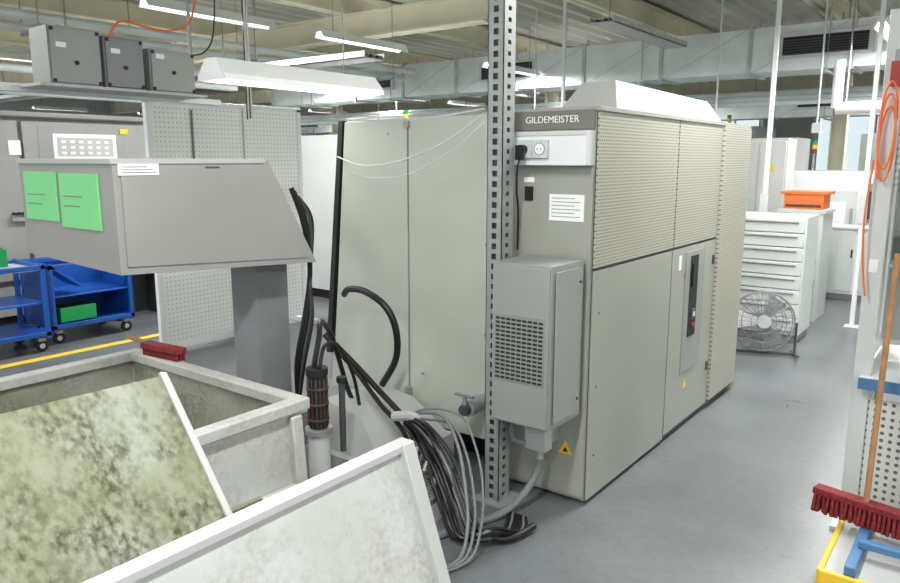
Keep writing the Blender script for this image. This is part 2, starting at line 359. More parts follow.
# ---------------- cooling unit ----------------
b=B().box(-1.89,-1.575,2.83,3.14,.5,1.28,'unit_grey')
b.box(-1.885,-1.58,2.818,2.83,.51,1.265,'unit_grey')
b.box(-1.868,-1.598,2.814,2.819,.715,1.035,'louver_plate')
for r_ in range(15):
    for c_ in range(9):
        x=-1.862+c_*.0292; z=.724+r_*.0205
        b.box(x,x+.023,2.811,2.815,z,z+.010,'dark')
b.box(-1.57,-1.566,2.86,3.11,.53,1.25,'unit_grey').cyl((-1.567,3.09,1.18),(-1.56,3.09,1.18),.007,'dark',8).cyl((-1.567,3.09,.6),(-1.56,3.09,.6),.007,'dark',8)
b.box(-1.93,-1.86,3.14,3.17,.6,.65,'steel').box(-1.93,-1.86,3.14,3.17,1.15,1.2,'steel')
b.done('cabinet_cooling_unit',.008)
# ---------------- slotted column ----------------
b=B(); xa,xb,ya,yb=-2.00,-1.912,2.93,3.03; zt=HT
b.box(xa,xa+.03,ya,ya+.004,0,zt,'post'); b.box(xb-.03,xb,ya,ya+.004,0,zt,'post')
z=0
while z<zt-.05:
    b.box(xa+.03,xb-.03,ya,ya+.004,z,z+.022,'post'); z+=.05
b.box(xa,xa+.004,ya,yb,0,zt,'post')
b.box(xb-.004,xb,ya,ya+.036,0,zt,'post'); b.box(xb-.004,xb,yb-.036,yb,0,zt,'post')
z=0
while z<zt-.05:
    b.box(xb-.004,xb,ya+.036,yb-.036,z,z+.03,'post'); z+=.05
b.box(xa+.004,xb-.004,yb-.02,yb-.016,0,zt,'mach_grey')
b.box(xa-.05,xb+.05,ya-.05,yb+.05,0,.012,'post')
b.done('slotted_steel_post',0)

# ---------------- conveyor with discharge hood ----------------
b=B(); xr=-2.75; xl=-3.56
b.hexa([(xl,1.47,1.33),(xr,1.47,1.30),(xr,2.50,1.24),(xl,2.50,1.24),(xl,1.47,1.745),(xr,1.47,1.75),(xr,2.22,1.75),(xl,2.22,1.745)],'hood_grey')
b.box(xl+.0,xr+.006,1.46,2.2,1.735,1.756,'hood_light')
b.prism([(xr,1.5,1.33),(xr,1.5,1.72),(xr,2.2,1.72),(xr,2.44,1.27)],(.006,0,0),'hood_grey')
b.box(xr-.0,xr+.009,1.49,1.66,1.69,1.735,'paper')
for k in range(3): b.box(xr+.009,xr+.011,1.5,1.65-.02*k,1.70+k*.011,1.703+k*.011,'print')
b.box(xr,xr+.008,1.88,1.95,1.715,1.722,'darkgrey')
b.box(xl+.05,xl+.35,1.462,1.469,1.49,1.70,'green_note').box(xl+.38,xl+.70,1.462,1.469,1.47,1.695,'green_note')
for q in (xl+.08,xl+.41):
    for k in range(2): b.box(q,q+.16-.03*k,1.460,1.463,1.60-.04*k,1.604-.04*k,'print')
b.box(-3.12,-2.92,2.25,2.45,.0,1.28,'mach_grey')
b.prism([(-3.2,2.2,.30),(-3.2,2.45,.40),(-3.2,3.1,.36),(-3.2,3.2,.0),(-3.2,2.2,.0)],(.28,0,0),'mach_grey')
for (o1,r,m) in((0,.013,'black_rubber'),(.02,.010,'black_rubber'),(.045,.008,'darkgrey'),(.06,.007,'black_rubber')):
    b.tube([(-2.76,2.36+o1,1.62-o1),(-2.77,2.44+o1,1.44),(-2.80,2.50,1.2-o1),(-2.83+o1,2.48,.95),(-2.86+o1,2.44,.7),(-2.88,2.46,.45)],r,m)
b.done('chip_conveyor',.006)
b=B().box(-2.90,-2.36,2.50,3.15,.0,.22,'hood_light')
b.hexa([(-2.90,2.55,.22),(-2.38,2.55,.22),(-2.38,3.12,.22),(-2.90,3.12,.22),(-2.90,2.65,.44),(-2.6,2.65,.40),(-2.6,3.08,.40),(-2.90,3.08,.44)],'hood_light')
pc=(-2.62,2.36)
b.cyl((pc[0],pc[1],.0),(pc[0],pc[1],.40),.055,'offwhite',20).cyl((pc[0],pc[1],.40),(pc[0],pc[1],.43),.07,'steel',20).cyl((pc[0],pc[1],.43),(pc[0],pc[1],.70),.045,'dark',20)
for k in range(14):
    a=k*math.pi/7
    x_=pc[0]+.048*math.cos(a); y_=pc[1]+.048*math.sin(a)
    b.cyl((x_,y_,.44),(x_,y_,.69),.005,'brass' if k%3 else 'darkgrey',6)
for z in(.47,.55,.63): b.cyl((pc[0],pc[1],z),(pc[0],pc[1],z+.012),.056,'brass',18)
b.cyl((pc[0],pc[1],.70),(pc[0],pc[1],.74),.055,'dark',20)
b.cyl((pc[0]+.09,pc[1]+.08,.3),(pc[0]+.09,pc[1]+.08,.66),.016,'darkgrey',12).cyl((pc[0]+.09,pc[1]+.08,.66),(pc[0]+.09,pc[1]+.08,.69),.026,'dark',12)
b.tube([(pc[0]-.02,pc[1],.74),(pc[0]-.03,pc[1]+.05,.88),(pc[0]-.12,pc[1]+.15,.93),(pc[0]-.2,pc[1]+.3,.8),(pc[0]-.2,pc[1]+.4,.5),(pc[0]-.2,pc[1]+.45,.4)],.014,'black_rubber')
b.tube([(pc[0]+.02,pc[1],.74),(pc[0]+.0,pc[1]+.06,.84),(pc[0]-.05,pc[1]+.2,.8),(pc[0]-.1,pc[1]+.35,.6),(pc[0]-.1,pc[1]+.4,.38)],.010,'black_rubber')
b.done('coolant_pump_unit',.003)
b=B().cyl((-2.2,3.05,.42),(-2.2,3.218,.42),.045,'steel',16).cyl((-2.2,3.01,.42),(-2.2,3.06,.42),.03,'darkgrey',12).cyl((-2.2,3.03,.42),(-2.2,3.03,.50),.012,'steel',10).box(-2.26,-2.14,3.015,3.035,.495,.507,'mach_grey')
b.done('shutoff_valve',.002)
b=B().box(-2.34,-2.05,2.30,2.85,.10,.13,'tread').box(-2.34,-2.32,2.30,2.85,.0,.10,'galv').box(-2.07,-2.05,2.30,2.85,.0,.10,'galv').box(-2.34,-2.05,2.30,2.32,0,.10,'galv')
b.done('tread_plate_step',.003)
b=B()
b.tube([(-3.2,3.13,.93),(-3.08,3.05,.985),(-2.9,3.0,1.0),(-2.74,3.0,.93),(-2.68,3.02,.80),(-2.70,3.04,.62),(-2.82,3.05,.44)],.02,'black_rubber',10)
b.tube([(-2.98,2.75,.78),(-2.85,2.8,.66),(-2.6,2.78,.52),(-2.35,2.72,.42),(-2.12,2.66,.3),(-1.95,2.6,.18),(-1.8,2.55,.06),(-1.66,2.62,.03),(-1.62,2.8,.03)],.016,'black_rubber',10)
b.tube([(-2.9,2.75,.72),(-2.75,2.78,.58),(-2.55,2.74,.46),(-2.35,2.70,.36),(-2.2,2.6,.24),(-2.05,2.5,.17)],.013,'black_rubber',10)
b.done('coolant_hose',0)
b=B()
rnd=random.Random(3)
for k in range(26):
    q=k/25; j=rnd.uniform(-.03,.03); g=(k%5==1); h_=rnd.uniform(-.03,.03)
    b.tube([(-2.36+.05*q,2.72+j*.5,.40+.04*q),(-2.24+.06*q,2.68+j,.33+.10*q+h_*.5),(-2.10+.10*q+j,2.62+h_,.20+.14*q),(-1.98+.11*q+h_,2.56+j,.09+.12*q),(-1.88+.13*q,2.50+j+h_,.035+.05*q),(-1.78+.10*q+j,2.50+.07*q,.025+.003*k),(-1.72+.08*q,2.66+.08*q,.02),(-1.80+.10*q,2.86,.02)],.006 if k%3 else .009,'grey_hose' if g else 'black_rubber',7)
for k,(z,r) in enumerate(((.49,.009),(.46,.007),(.52,.006))):
    o_=.05*k
    b.tube([(-2.38,2.72,.42),(-2.26+o_*.3,2.75,z-.02),(-2.10+o_,2.72,z),(-1.97+o_,2.66,z-.10),(-1.87+o_,2.58,z-.24),(-1.78+o_*.7,2.48,.12),(-1.74+o_*.4,2.36,.02),(-1.80,2.24-o_,.015),(-1.92,2.20-o_,.015),(-2.05,2.2-o_,.015)],r,'grey_hose',8)
b.tube([(-2.42,2.70,.43),(-2.32,2.72,.45),(-2.28,2.74,.43)],.026,'hood_light',10)
for k in range(7): b.tube([(-2.24+.03*k,2.64,.36-.03*k),(-2.225+.03*k,2.60,.325-.03*k)],.012,'steel' if k%2 else 'darkgrey',8)
b.done('cable_bundle',0)
b=B().box(-1.80,-1.70,3.02,3.1,.30,.46,'hood_light').box(-1.81,-1.69,3.01,3.02,.31,.45,'hood_light').box(-1.80,-1.7,3.1,3.175,.33,.43,'steel')
b.cyl((-1.75,3.06,.46),(-1.75,3.06,.50),.02,'brass',12).cyl((-1.75,3.06,.30),(-1.75,3.06,.25),.022,'steel',12)
b.tube([(-1.75,3.06,.27),(-1.755,3.05,.18),(-1.78,2.95,.08),(-1.82,2.8,.025),(-1.9,2.6,.022),(-2.0,2.3,.022),(-2.2,2.15,.022)],.019,'grey_hose',10)
b.tube([(-1.87,3.06,.5),(-1.88,3.0,.42),(-1.85,2.97,.36),(-1.80,3.0,.34)],.014,'grey_hose',8)
b.tube([(-1.80,3.06,.5),(-1.83,3.03,.47),(-1.86,3.03,.49),(-1.84,3.06,.5)],.005,'orange',6)
b.done('junction_box',.004)
b=B()
b.tube([(-2.01,2.92,1.97),(-2.25,2.9,1.83),(-2.6,2.95,1.74),(-2.95,3.05,1.72),(-3.3,3.2,1.77)],.004,'offwhite',6)
b.tube([(-2.01,2.92,1.93),(-2.2,2.9,1.79),(-2.5,2.95,1.68),(-2.85,3.05,1.65),(-3.2,3.2,1.68)],.003,'offwhite',6)
b.tube([(-2.01,2.92,1.99),(-2.4,2.95,1.96),(-2.9,3.15,1.99),(-3.3,3.3,2.0)],.004,'offwhite',6)
b.done('hanging_cable',0)

# ---------------- chip bins ----------------
def openbin(x0,x1,y0,y1,zb,zt,l,ti,mo,mi_):
    b=B()
    O=[(x0-l,y0-l,zb),(x1+l,y0-l,zb),(x1+l,y1,zb),(x0-l,y1,zb)]
    T=[(x0,y0,zt),(x1,y0,zt),(x1,y1,zt),(x0,y1,zt)]
    I=[(x0+ti,y0+ti,zt),(x1-ti,y0+ti,zt),(x1-ti,y1-ti,zt),(x0+ti,y1-ti,zt)]
    J=[(x0-l+ti,y0-l+ti,zb+.06),(x1+l-ti,y0-l+ti,zb+.06),(x1+l-ti,y1-ti,zb+.06),(x0-l+ti,y1-ti,zb+.06)]
    b.add(O+T,[(i,(i+1)%4,4+(i+1)%4,4+i) for i in range(4)]+[(3,2,1,0)],mo)
    b.add(T+I,[(i,(i+1)%4,4+(i+1)%4,4+i) for i in range(4)],mo)
    b.add(I+J,[(i,4+i,4+(i+1)%4,(i+1)%4) for i in range(4)]+[(4,5,6,7)],mi_)
    return b
b=openbin(-3.24,-2.06,-.35,1.77,.12,.845,.05,.02,'bin_grey','bin_inner')
xo0,xo1,yo0,yo1=-3.265,-2.035,-.375,1.795; xi0,xi1,yi0,yi1=-3.205,-2.095,-.315,1.735
ro=[(xo0,yo0),(xo1,yo0),(xo1,yo1),(xo0,yo1)]; ri=[(xi0,yi0),(xi1,yi0),(xi1,yi1),(xi0,yi1)]
vs=[(x,y,.81) for x,y in ro]+[(x,y,.856) for x,y in ro]+[(x,y,.81) for x,y in ri]+[(x,y,.856) for x,y in ri]
fs=[]
for i in range(4):
    j=(i+1)%4; fs+=[(i,j,4+j,4+i),(4+i,4+j,12+j,12+i),(12+i,12+j,8+j,8+i),(8+i,8+j,j,i)]
b.add(vs,fs,'bin_grey')
b.box(-2.045,-1.99,-.3,1.76,.5,.54,'bin_grey')
for y in (-.2,.7,1.7): b.hexa([(-2.02,y,.14),(-1.98,y,.14),(-1.98,y+.05,.14),(-2.02,y+.05,.14),(-2.06,y,.8),(-2.03,y,.8),(-2.03,y+.05,.8),(-2.06,y+.05,.8)],'bin_grey')
for x in(-3.1,-2.2):
    for y in(-.2,1.6):
        b.cyl((x-.02,y,.05),(x+.02,y,.05),.05,'dark',14).box(x-.035,x+.035,y-.04,y+.04,.09,.125,'steel')
b.box(-3.18,-2.10,.62,.64,.2,.74,'bin_inner').box(-3.2,-2.09,-.3,1.72,.2,.24,'bin_sludge')
b.done('chip_container',.006)
b=B(); ya_,yb_=-.1,1.85
b.hexa([(-1.45,ya_,.26),(-1.425,ya_,.26),(-1.425,yb_,.26),(-1.45,yb_,.26),(-1.625,ya_,.74),(-1.6,ya_,.74),(-1.6,yb_,.74),(-1.625,yb_,.74)],'bin_grey')
b.box(-1.645,-1.588,ya_-.01,yb_+.0,.735,.765,'offwhite')
b.hexa([(-1.45,yb_-.04,.24),(-1.40,yb_-.04,.24),(-1.40,yb_+.02,.24),(-1.45,yb_+.02,.24),(-1.64,yb_-.04,.768),(-1.58,yb_-.04,.768),(-1.58,yb_+.02,.768),(-1.64,yb_+.02,.768)],'hood_light')
b.hexa([(-1.90,ya_,.22),(-1.43,ya_,.22),(-1.43,yb_,.22),(-1.90,yb_,.22),(-1.90,ya_,.255),(-1.45,ya_,.255),(-1.45,yb_,.255),(-1.90,yb_,.255)],'bin_grey')
b.box(-1.92,-1.90,ya_,yb_-.4,.2,.62,'bin_inner')
b.hexa([(-1.68,ya_,.70),(-1.66,ya_,.70),(-1.66,1.17,.70),(-1.68,1.17,.70),(-2.0,ya_,1.115),(-1.985,ya_,1.125),(-1.985,1.17,1.105),(-2.0,1.17,1.095)],'bin_moss')
# folded edge of the plate
b.hexa([(-1.672,1.155,.705),(-1.655,1.155,.705),(-1.655,1.178,.705),(-1.672,1.178,.705),(-1.996,1.155,1.11),(-1.98,1.155,1.12),(-1.98,1.178,1.115),(-1.996,1.178,1.10)],'hood_light')
b.hexa([(-1.90,1.172,.46),(-1.64,1.172,.68),(-1.64,1.60,.60),(-1.90,1.60,.36),(-1.90,1.172,.475),(-1.64,1.172,.695),(-1.64,1.60,.615),(-1.90,1.60,.375)],'bin_moss')
b.prism([(-1.98,1.168,1.09),(-1.66,1.168,.71),(-1.64,1.168,.66),(-1.90,1.168,.45)],(0,.008,0),'bin_inner')
for x in(-1.82,-1.52):
    for y in(.1,1.6):
        b.cyl((x-.02,y,.08),(x+.02,y,.08),.08,'dark',16).box(x-.04,x+.04,y-.04,y+.04,.15,.225,'steel')
b.done('tipping_chip_cart',.005)
b=B().obox((-3.0,1.775,.903),(.26,.055,.028),Matrix.Rotation(.1,3,'Z'),'brush_red')
for i in range(20):
    for j in range(3):
        p=Vector((-3.12+i*.0126,1.757+j*.017+i*.0012-.01,.889)); b.cyl(p,p-Vector((0,0,.034)),.006,'brush_red',5)
b.cyl((-3.12,1.765,.905),(-3.25,1.75,.925),.012,'wood',10)
b.done('hand_brush',.004)

# ---------------- left background ----------------
b=B().box(-6.03,-6.0,3.58,5.25,.08,2.25,'pegboard').box(-6.04,-5.99,3.54,3.59,0,2.27,'white_paint').box(-6.04,-5.99,5.24,5.29,0,2.27,'white_paint').box(-6.04,-5.99,3.54,5.29,2.24,2.28,'white_paint')
b.box(-6.3,-5.8,3.54,3.6,0,.05,'offwhite').box(-6.3,-5.8,5.22,5.28,0,.05,'offwhite')
b.box(-6.0,-5.98,3.98,3.995,1.5,2.2,'mach_grey').box(-6.0,-5.98,4.55,4.56,1.5,2.24,'offwhite')
b.prism([(-5.995,3.75,.75),(-5.995,4.0,.75),(-5.995,3.875,.95)],(.01,0,0),'orange')
for k in range(8):
    y=4.05+k*.13; zl=1.05+.04*(k%3); ln=.18+.05*(k%4)
    b.cyl((-6.0,y,zl),(-5.95,y,zl),.006,'steel',6).box(-5.965,-5.952,y-.012,y+.012,zl-ln,zl+.01,'darkgrey' if k%2 else 'steel').cyl((-5.958,y,zl-ln-.1),(-5.958,y,zl-ln),.016,'orange' if k%3==0 else 'blue',8)
b.done('pegboard_partition',.003)
def machine(x0,x1,y0,y1,h,mb,face,win=True,name='machine_tool'):
    b=B().box(x0,x1,y0,y1,.12,h,mb).box(x0+.05,x1-.05,y0+.05,y1-.05,0,.12,'dark')
    if face=='+x':
        X=x1; W=y1-y0
        b.box(X,X+.03,y0+.1*W,y0+.62*W,.5,h-.25,'offwhite').box(X+.03,X+.035,y0+.18*W,y0+.54*W,h*.45,h-.4,'glass_dark' if win else 'paper')
        b.box(X+.03,X+.06,y0+.58*W,y0+.6*W,h*.4,h*.7,'steel')
        b.box(X,X+.1,y0+.68*W,y0+.95*W,h*.4,h-.15,'mach_grey').box(X+.1,X+.105,y0+.71*W,y0+.92*W,h*.62,h-.25,'glass_dark')
        for i in range(4):
            for j in range(5): b.box(X+.1,X+.11,y0+(.72+j*.04)*W,y0+(.74+j*.04)*W,h*.43+i*.07,h*.43+i*.07+.04,'offwhite')
        b.box(X,X+.01,y0+.02*W,y0+.98*W,.35,.4,'darkgrey')
    else:
        Y=y0; W=x1-x0
        b.box(x0+.1*W,x0+.62*W,Y-.03,Y,.5,h-.25,'offwhite').box(x0+.18*W,x0+.54*W,Y-.035,Y-.03,h*.5,h-.4,'glass_dark' if win else 'paper')
        b.box(x0+.58*W,x0+.6*W,Y-.06,Y-.03,h*.4,h*.7,'steel')
        b.box(x0+.68*W,x0+.95*W,Y-.1,Y,h*.4,h-.15,'mach_grey').box(x0+.71*W,x0+.92*W,Y-.105,Y-.1,h*.62,h-.25,'glass_dark')
        for i in range(4):
            for j in range(5): b.box(x0+(.72+j*.04)*W,x0+(.74+j*.04)*W,Y-.11,Y-.1,h*.43+i*.07,h*.43+i*.07+.04,'offwhite')
        b.box(x0+.02*W,x0+.98*W,Y-.01,Y,.35,.4,'darkgrey')
    b.cyl((x0+.2,y1-.2,h),(x0+.2,y1-.2,h+.25),.02,'steel',8).cyl((x0+.2,y1-.2,h+.25),(x0+.2,y1-.2,h+.31),.035,'red',12).cyl((x0+.2,y1-.2,h+.31),(x0+.2,y1-.2,h+.37),.035,'yellow',12).cyl((x0+.2,y1-.2,h+.37),(x0+.2,y1-.2,h+.43),.035,'green_crate',12)
    b.done(name,.008)
b=B().box(-9.9,-8.25,1.2,4.85,.12,2.25,'hood_grey').box(-9.8,-8.3,1.3,4.8,0,.12,'dark')
b.box(-8.25,-8.2,1.3,3.4,.5,2.15,'hood_grey').box(-8.25,-8.2,3.45,4.8,.5,2.15,'hood_grey').box(-8.2,-8.19,3.75,4.45,1.75,2.03,'paper').box(-8.19,-8.185,3.79,4.41,1.79,1.99,'hood_light')
for k in range(6):
    for j in range(3): b.box(-8.185,-8.18,3.83+k*.095,3.88+k*.095,1.81+j*.06,1.84+j*.06,'paper')
for k in range(8): b.cyl((-8.2,3.28+k*.05,1.2),(-8.12,3.28+k*.05,1.2),.015,'dark',8)
b.box(-8.25,-8.18,3.2,4.84,2.18,2.2,'darkgrey').box(-8.2,-8.14,3.25,3.68,1.12,1.16,'steel').box(-8.2,-8.19,3.7,3.9,1.3,1.55,'offwhite').box(-8.2,-8.185,4.45,4.75,.9,1.7,'darkgrey').box(-8.2,-8.19,3.3,3.42,1.8,1.95,'paper').box(-8.2,-8.195,3.6,4.55,1.68,2.1,'unit_grey')
b.box(-8.19,-8.18,4.5,4.6,2.04,2.1,'yellow')
b.done('machining_center',.01)
machine(-7.4,-5.7,6.3,8.6,2.05,'offwhite','+x')
machine(-12.5,-10.8,5.6,8.4,2.3,'beige_m','+x')
machine(-12.5,-10.8,9.2,12.4,2.1,'offwhite','+x')
machine(-7.3,-5,12.6,13.7,2.3,'offwhite','-y')
machine(-12,-9.0,14.2,15.6,2.4,'beige_m','-y')
machine(-18,-16,3,6,2.3,'offwhite','+x'); machine(-18,-16,7,10,2.1,'mach_grey','+x'); machine(-18,-16,11,13.6,2.4,'offwhite','+x')
machine(-16,-13,17.5,19.2,2.4,'offwhite','-y'); machine(-11,-8.2,17.5,19.2,2.2,'beige_m','-y'); machine(-7,-4.6,17.4,19.2,2.5,'offwhite','-y')
b=B().cyl((-5.0,5.9,0),(-5.0,5.9,1.6),.03,'offwhite',12).cyl((-5.0,5.9,0),(-5.0,5.9,.03),.2,'offwhite',20).sphere((-5.0,5.9,1.7),.13,'white_paint',sz=.85)
b.cyl((-5.02,5.8,1.68),(-4.98,5.7,1.68),.05,'green_crate',12)
b.done('pedestal_inspection_lamp',0)
b=B()
for (ya_,yb_,zt_,m) in ((2.08,2.39,2.52,'unit_grey'),(2.41,2.67,2.50,'mach_grey'),(2.71,3.04,2.46,'unit_grey')):
    b.box(-4.72,-4.5,ya_,yb_,2.19,zt_,m).box(-4.5,-4.488,ya_+.01,yb_-.01,2.2,zt_-.01,m).cyl((-4.49,(ya_+yb_)/2,2.32),(-4.475,(ya_+yb_)/2,2.32),.012,'dark',10).box(-4.488,-4.484,ya_+.04,ya_+.1,2.4,2.43,'paper')
    for q in (ya_+.01,yb_-.03): b.box(-4.49,-4.482,q,q+.02,2.2,2.22,'dark').box(-4.49,-4.482,q,q+.02,zt_-.03,zt_-.01,'dark')
b.box(-4.8,-4.72,1.2,3.4,2.15,2.19,'duct').box(-4.8,-4.45,2.0,3.1,2.172,2.19,'hood_light')
for y in(1.6,3.2): b.cyl((-4.77,y,2.17),(-4.77,y,HT),.012,'steel',8)
b.tube([(-4.6,2.5,2.5),(-4.6,2.6,2.62),(-4.6,2.9,2.60),(-4.6,3.1,2.7),(-4.6,3.15,3.0),(-4.6,3.15,H-.4)],.008,'orange',6)
b.tube([(-4.6,2.9,2.46),(-4.6,3.2,2.5),(-4.6,3.3,2.8),(-4.6,3.3,H-.4)],.006,'black_rubber',6)
b.done('switch_box_rack',.006)
b=B().cyl((-8.0,1,2.45),(-8.0,5.2,2.45),.06,'duct',12).cyl((-8,1,2.65),(-8,6,2.65),.04,'offwhite',12).cyl((-8.0,5.2,2.45),(-8.0,5.2,2.3),.06,'duct',12)
for y in(1.3,3.9): b.cyl((-8,y,2.45),(-8,y,HT),.01,'steel',6)
b.done('compressed_air_pipe',0)
b=B()
for k in range(4): b.cyl((-5.2-.06*k,4.05+.03*k,2.1),(-5.2-.06*k,4.05+.03*k,HT),.006,'black_rubber' if k%2 else 'offwhite',8)
b.done('drop_hose',0)
def cart(x0,x1,y0,y1,h,solid):
    b=B()
    for x in(x0,x1-.04):
        for y in(y0,y1-.04): b.box(x,x+.04,y,y+.04,.13,h,'blue')
    for z in(.15,h-.05): b.box(x0,x1,y0,y0+.04,z,z+.04,'blue').box(x0,x1,y1-.04,y1,z,z+.04,'blue').box(x0,x0+.04,y0,y1,z,z+.04,'blue').box(x1-.04,x1,y0,y1,z,z+.04,'blue')
    b.box(x0+.02,x1-.02,y0+.02,y1-.02,.17,.185,'blue')
    if solid:
        b.box(x0+.01,x0+.02,y0,y1,.18,h,'blue').box(x0,x1,y0+.005,y0+.015,.18,h,'blue').box(x0,x1,y1-.015,y1-.005,.18,h-.05,'blue').box(x0+.02,x1-.02,y0+.02,y1-.02,.45,.465,'blue')
        b.box(x1-.25,x1-.05,y0+.1,y0+.45,.2,.34,'green_crate').box(x1-.23,x1-.07,y0+.12,y0+.43,.34,.345,'dark')
        b.hexa([(x1-.3,y0+.02,h-.03),(x1,y0+.02,h-.03),(x1,y0+.3,h-.25),(x1-.3,y0+.3,h-.25),(x1-.3,y0+.02,h),(x1,y0+.02,h),(x1,y0+.3,h-.22),(x1-.3,y0+.3,h-.22)],'blue')
    else:
        b.box(x0+.02,x1-.02,y0+.02,y1-.02,h-.06,h-.04,'offwhite').box(x1-.4,x1-.06,y0+.08,y0+.5,h,h+.16,'green_crate').box(x1-.38,x1-.08,y0+.1,y0+.48,h+.16,h+.165,'dark')
        b.box(x0+.02,x1-.02,y0+.02,y1-.02,.45,.47,'blue')
    for x in(x0+.06,x1-.06):
        for y in(y0+.07,y1-.07): b.cyl((x-.015,y,.055),(x+.015,y,.055),.055,'dark',14).cyl((x-.018,y,.055),(x+.018,y,.055),.025,'offwhite',10).box(x-.025,x+.025,y-.03,y+.03,.1,.135,'steel')
    b.done('blue_cart',.004)
cart(-7.7,-7.08,3.08,3.9,.78,True); cart(-7.5,-6.9,2.2,2.98,.82,False)
b=B().box(-8.1,-7.95,4.0,4.6,.0,.7,'darkgrey').box(-8.1,-7.6,4.0,4.6,.66,.70,'darkgrey').box(-7.95,-7.6,4.02,4.06,0,.66,'darkgrey').box(-7.95,-7.6,4.54,4.58,0,.66,'darkgrey'); 
for k in range(3): b.cyl((-7.8,4.15+k*.15,.70),(-7.8,4.15+k*.15,.85),.04,'steel',12)
b.done('tool_stand',.004)
B().box(-9,-6.76,4.95,5.05,.0005,.003,'yellow').done('floor_marking',0)
B().box(-6.75,-6.65,-3,4.95,.0005,.003,'yellow').done('floor_marking',0)

# ---------------- right background ----------------
b=B().box(-2.7,-1.44,7.43,7.95,.08,1.22,'offwhite').box(-2.68,-1.46,7.46,7.92,0,.08,'mach_grey')
for c_ in range(2):
    xa_=-2.68+c_*.625
    for k in range(8):
        z=.12+k*.136; b.box(xa_,xa_+.60,7.405,7.43,z,z+.127,'offwhite').box(xa_+.05,xa_+.55,7.39,7.407,z+.092,z+.108,'hood_grey')
b.done('drawer_cabinet',.005)
b=B()
b.box(-1.95,-1.55,8.72,9.1,1.22,1.40,'orange').box(-1.93,-1.57,8.715,8.72,1.24,1.27,'brass').box(-1.99,-1.51,8.70,9.12,1.38,1.41,'orange')
b.box(-1.98,-1.5,8.6,9.2,1.18,1.22,'offwhite').box(-1.96,-1.92,8.62,9.18,0,1.18,'offwhite').box(-1.56,-1.52,8.62,9.18,0,1.18,'offwhite')
b.done('shelf_with_orange_bin',.006)
fan=bpy.data.objects.new('floor_fan',None); fc=Vector((-1.63,6.85,.31)); fan.location=(fc.x,fc.y,0); S.collection.objects.link(fan)
d=Vector((.35,-.93,.12)).normalized(); a_=Vector((d.y,-d.x,0)).normalized(); u_=d.cross(a_); 
if u_.z<0: u_=-u_
b=B(); R=.27
def ring(r,off,th): b.tube([fc+d*off+(a_*math.cos(t)+u_*math.sin(t))*r for t in [i*math.pi/8 for i in range(16)]],th,'mach_grey',6,3,True)
ring(R,.0,.007); ring(R*.98,.06,.005); ring(R*.98,-.08,.005); ring(R*.7,.09,.004); ring(R*.4,.10,.004); ring(R*.7,-.11,.004)
for i in range(28):
    t=i*2*math.pi/28; e=a_*math.cos(t)+u_*math.sin(t)
    b.tube([fc+e*.05+d*.1,fc+e*R*.6+d*.1,fc+e*R*.98+d*.06,fc+e*R*.98-d*.08,fc+e*R*.6-d*.12,fc+e*.05-d*.13],.0025,'mach_grey',4,3)
b.cyl(fc+d*.09,fc+d*.11,.06,'galv',16); b.cyl(fc-d*.22,fc-d*.05,.07,'mach_grey',16)
for i in range(3):
    t=i*2*math.pi/3; e=a_*math.cos(t)+u_*math.sin(t); f=d.cross(e)
    b.hexa([fc+e*.04-f*.03-d*.02,fc+e*.23-f*.10-d*.03,fc+e*.24+f*.08+d*.03,fc+e*.04+f*.03+d*.02]+[fc+e*.04-f*.03-d*.016,fc+e*.23-f*.10-d*.026,fc+e*.24+f*.08+d*.034,fc+e*.04+f*.03+d*.024],'steel')
b.cyl(fc-d*.05,fc+d*.04,.04,'steel',12)
for sgn in(-1,1):
    p=fc+a_*sgn*(R+.015); q=Vector((p.x,p.y,.02)); b.tube([p,Vector((p.x,p.y,.15)),q+d*0.0],.011,'darkgrey',8)
    b.tube([q-d*.2*1,q+d*.2],.012,'darkgrey',8)
q=Vector((fc.x,fc.y,.02)); b.cyl(q-a_*(R+.015),q+a_*(R+.015),.012,'darkgrey',8)
b.done('cage_and_stand',0,parent=fan)
machine(-2.5,-.95,10.9,12.1,1.6,'white_paint','-y',win=False,name='machine_tool')
machine(-4.4,-2.9,9.6,10.4,2.05,'white_paint','-y',name='machine_tool')
machine(-2.1,-.4,14.6,16,2.2,'offwhite','-y',win=False)
machine(.3,2.5,10,12,2.2,'offwhite','-y'); machine(-1,2,18,20,2.3,'beige_m','-y'); machine(-4.2,-2.7,12.6,13.6,2.1,'white_paint','-y')
b=B().box(-2.75,-2.1,9.4,9.8,0.05,2.0,'offwhite').box(-2.73,-2.44,9.38,9.4,.1,1.97,'offwhite').box(-2.41,-2.12,9.38,9.4,.1,1.97,'offwhite').box(-2.45,-2.40,9.365,9.38,1.0,1.12,'dark').box(-2.7,-2.15,9.42,9.78,0,.05,'dark')
b.prism([(-2.34,9.378,1.62),(-2.22,9.378,1.62),(-2.28,9.378,1.72)],(0,-.004,0),'yellow')
b.done('locker',.005)
b=B().box(-.95,-.3,9.0,9.5,.1,.95,'offwhite').box(-1.0,-.25,8.95,9.55,.95,.99,'wood').box(-.93,-.64,8.98,9.0,.14,.92,'white_paint').box(-.61,-.32,8.98,9,.14,.92,'white_paint').box(-.9,-.35,9.05,9.45,0,.1,'dark')
b.box(-.85,-.45,9.2,9.24,1.02,1.35,'dark').box(-.7,-.6,9.15,9.3,.99,1.03,'dark').box(-.83,-.47,9.195,9.2,1.04,1.33,'blue2')
b.done('work_desk',.005)
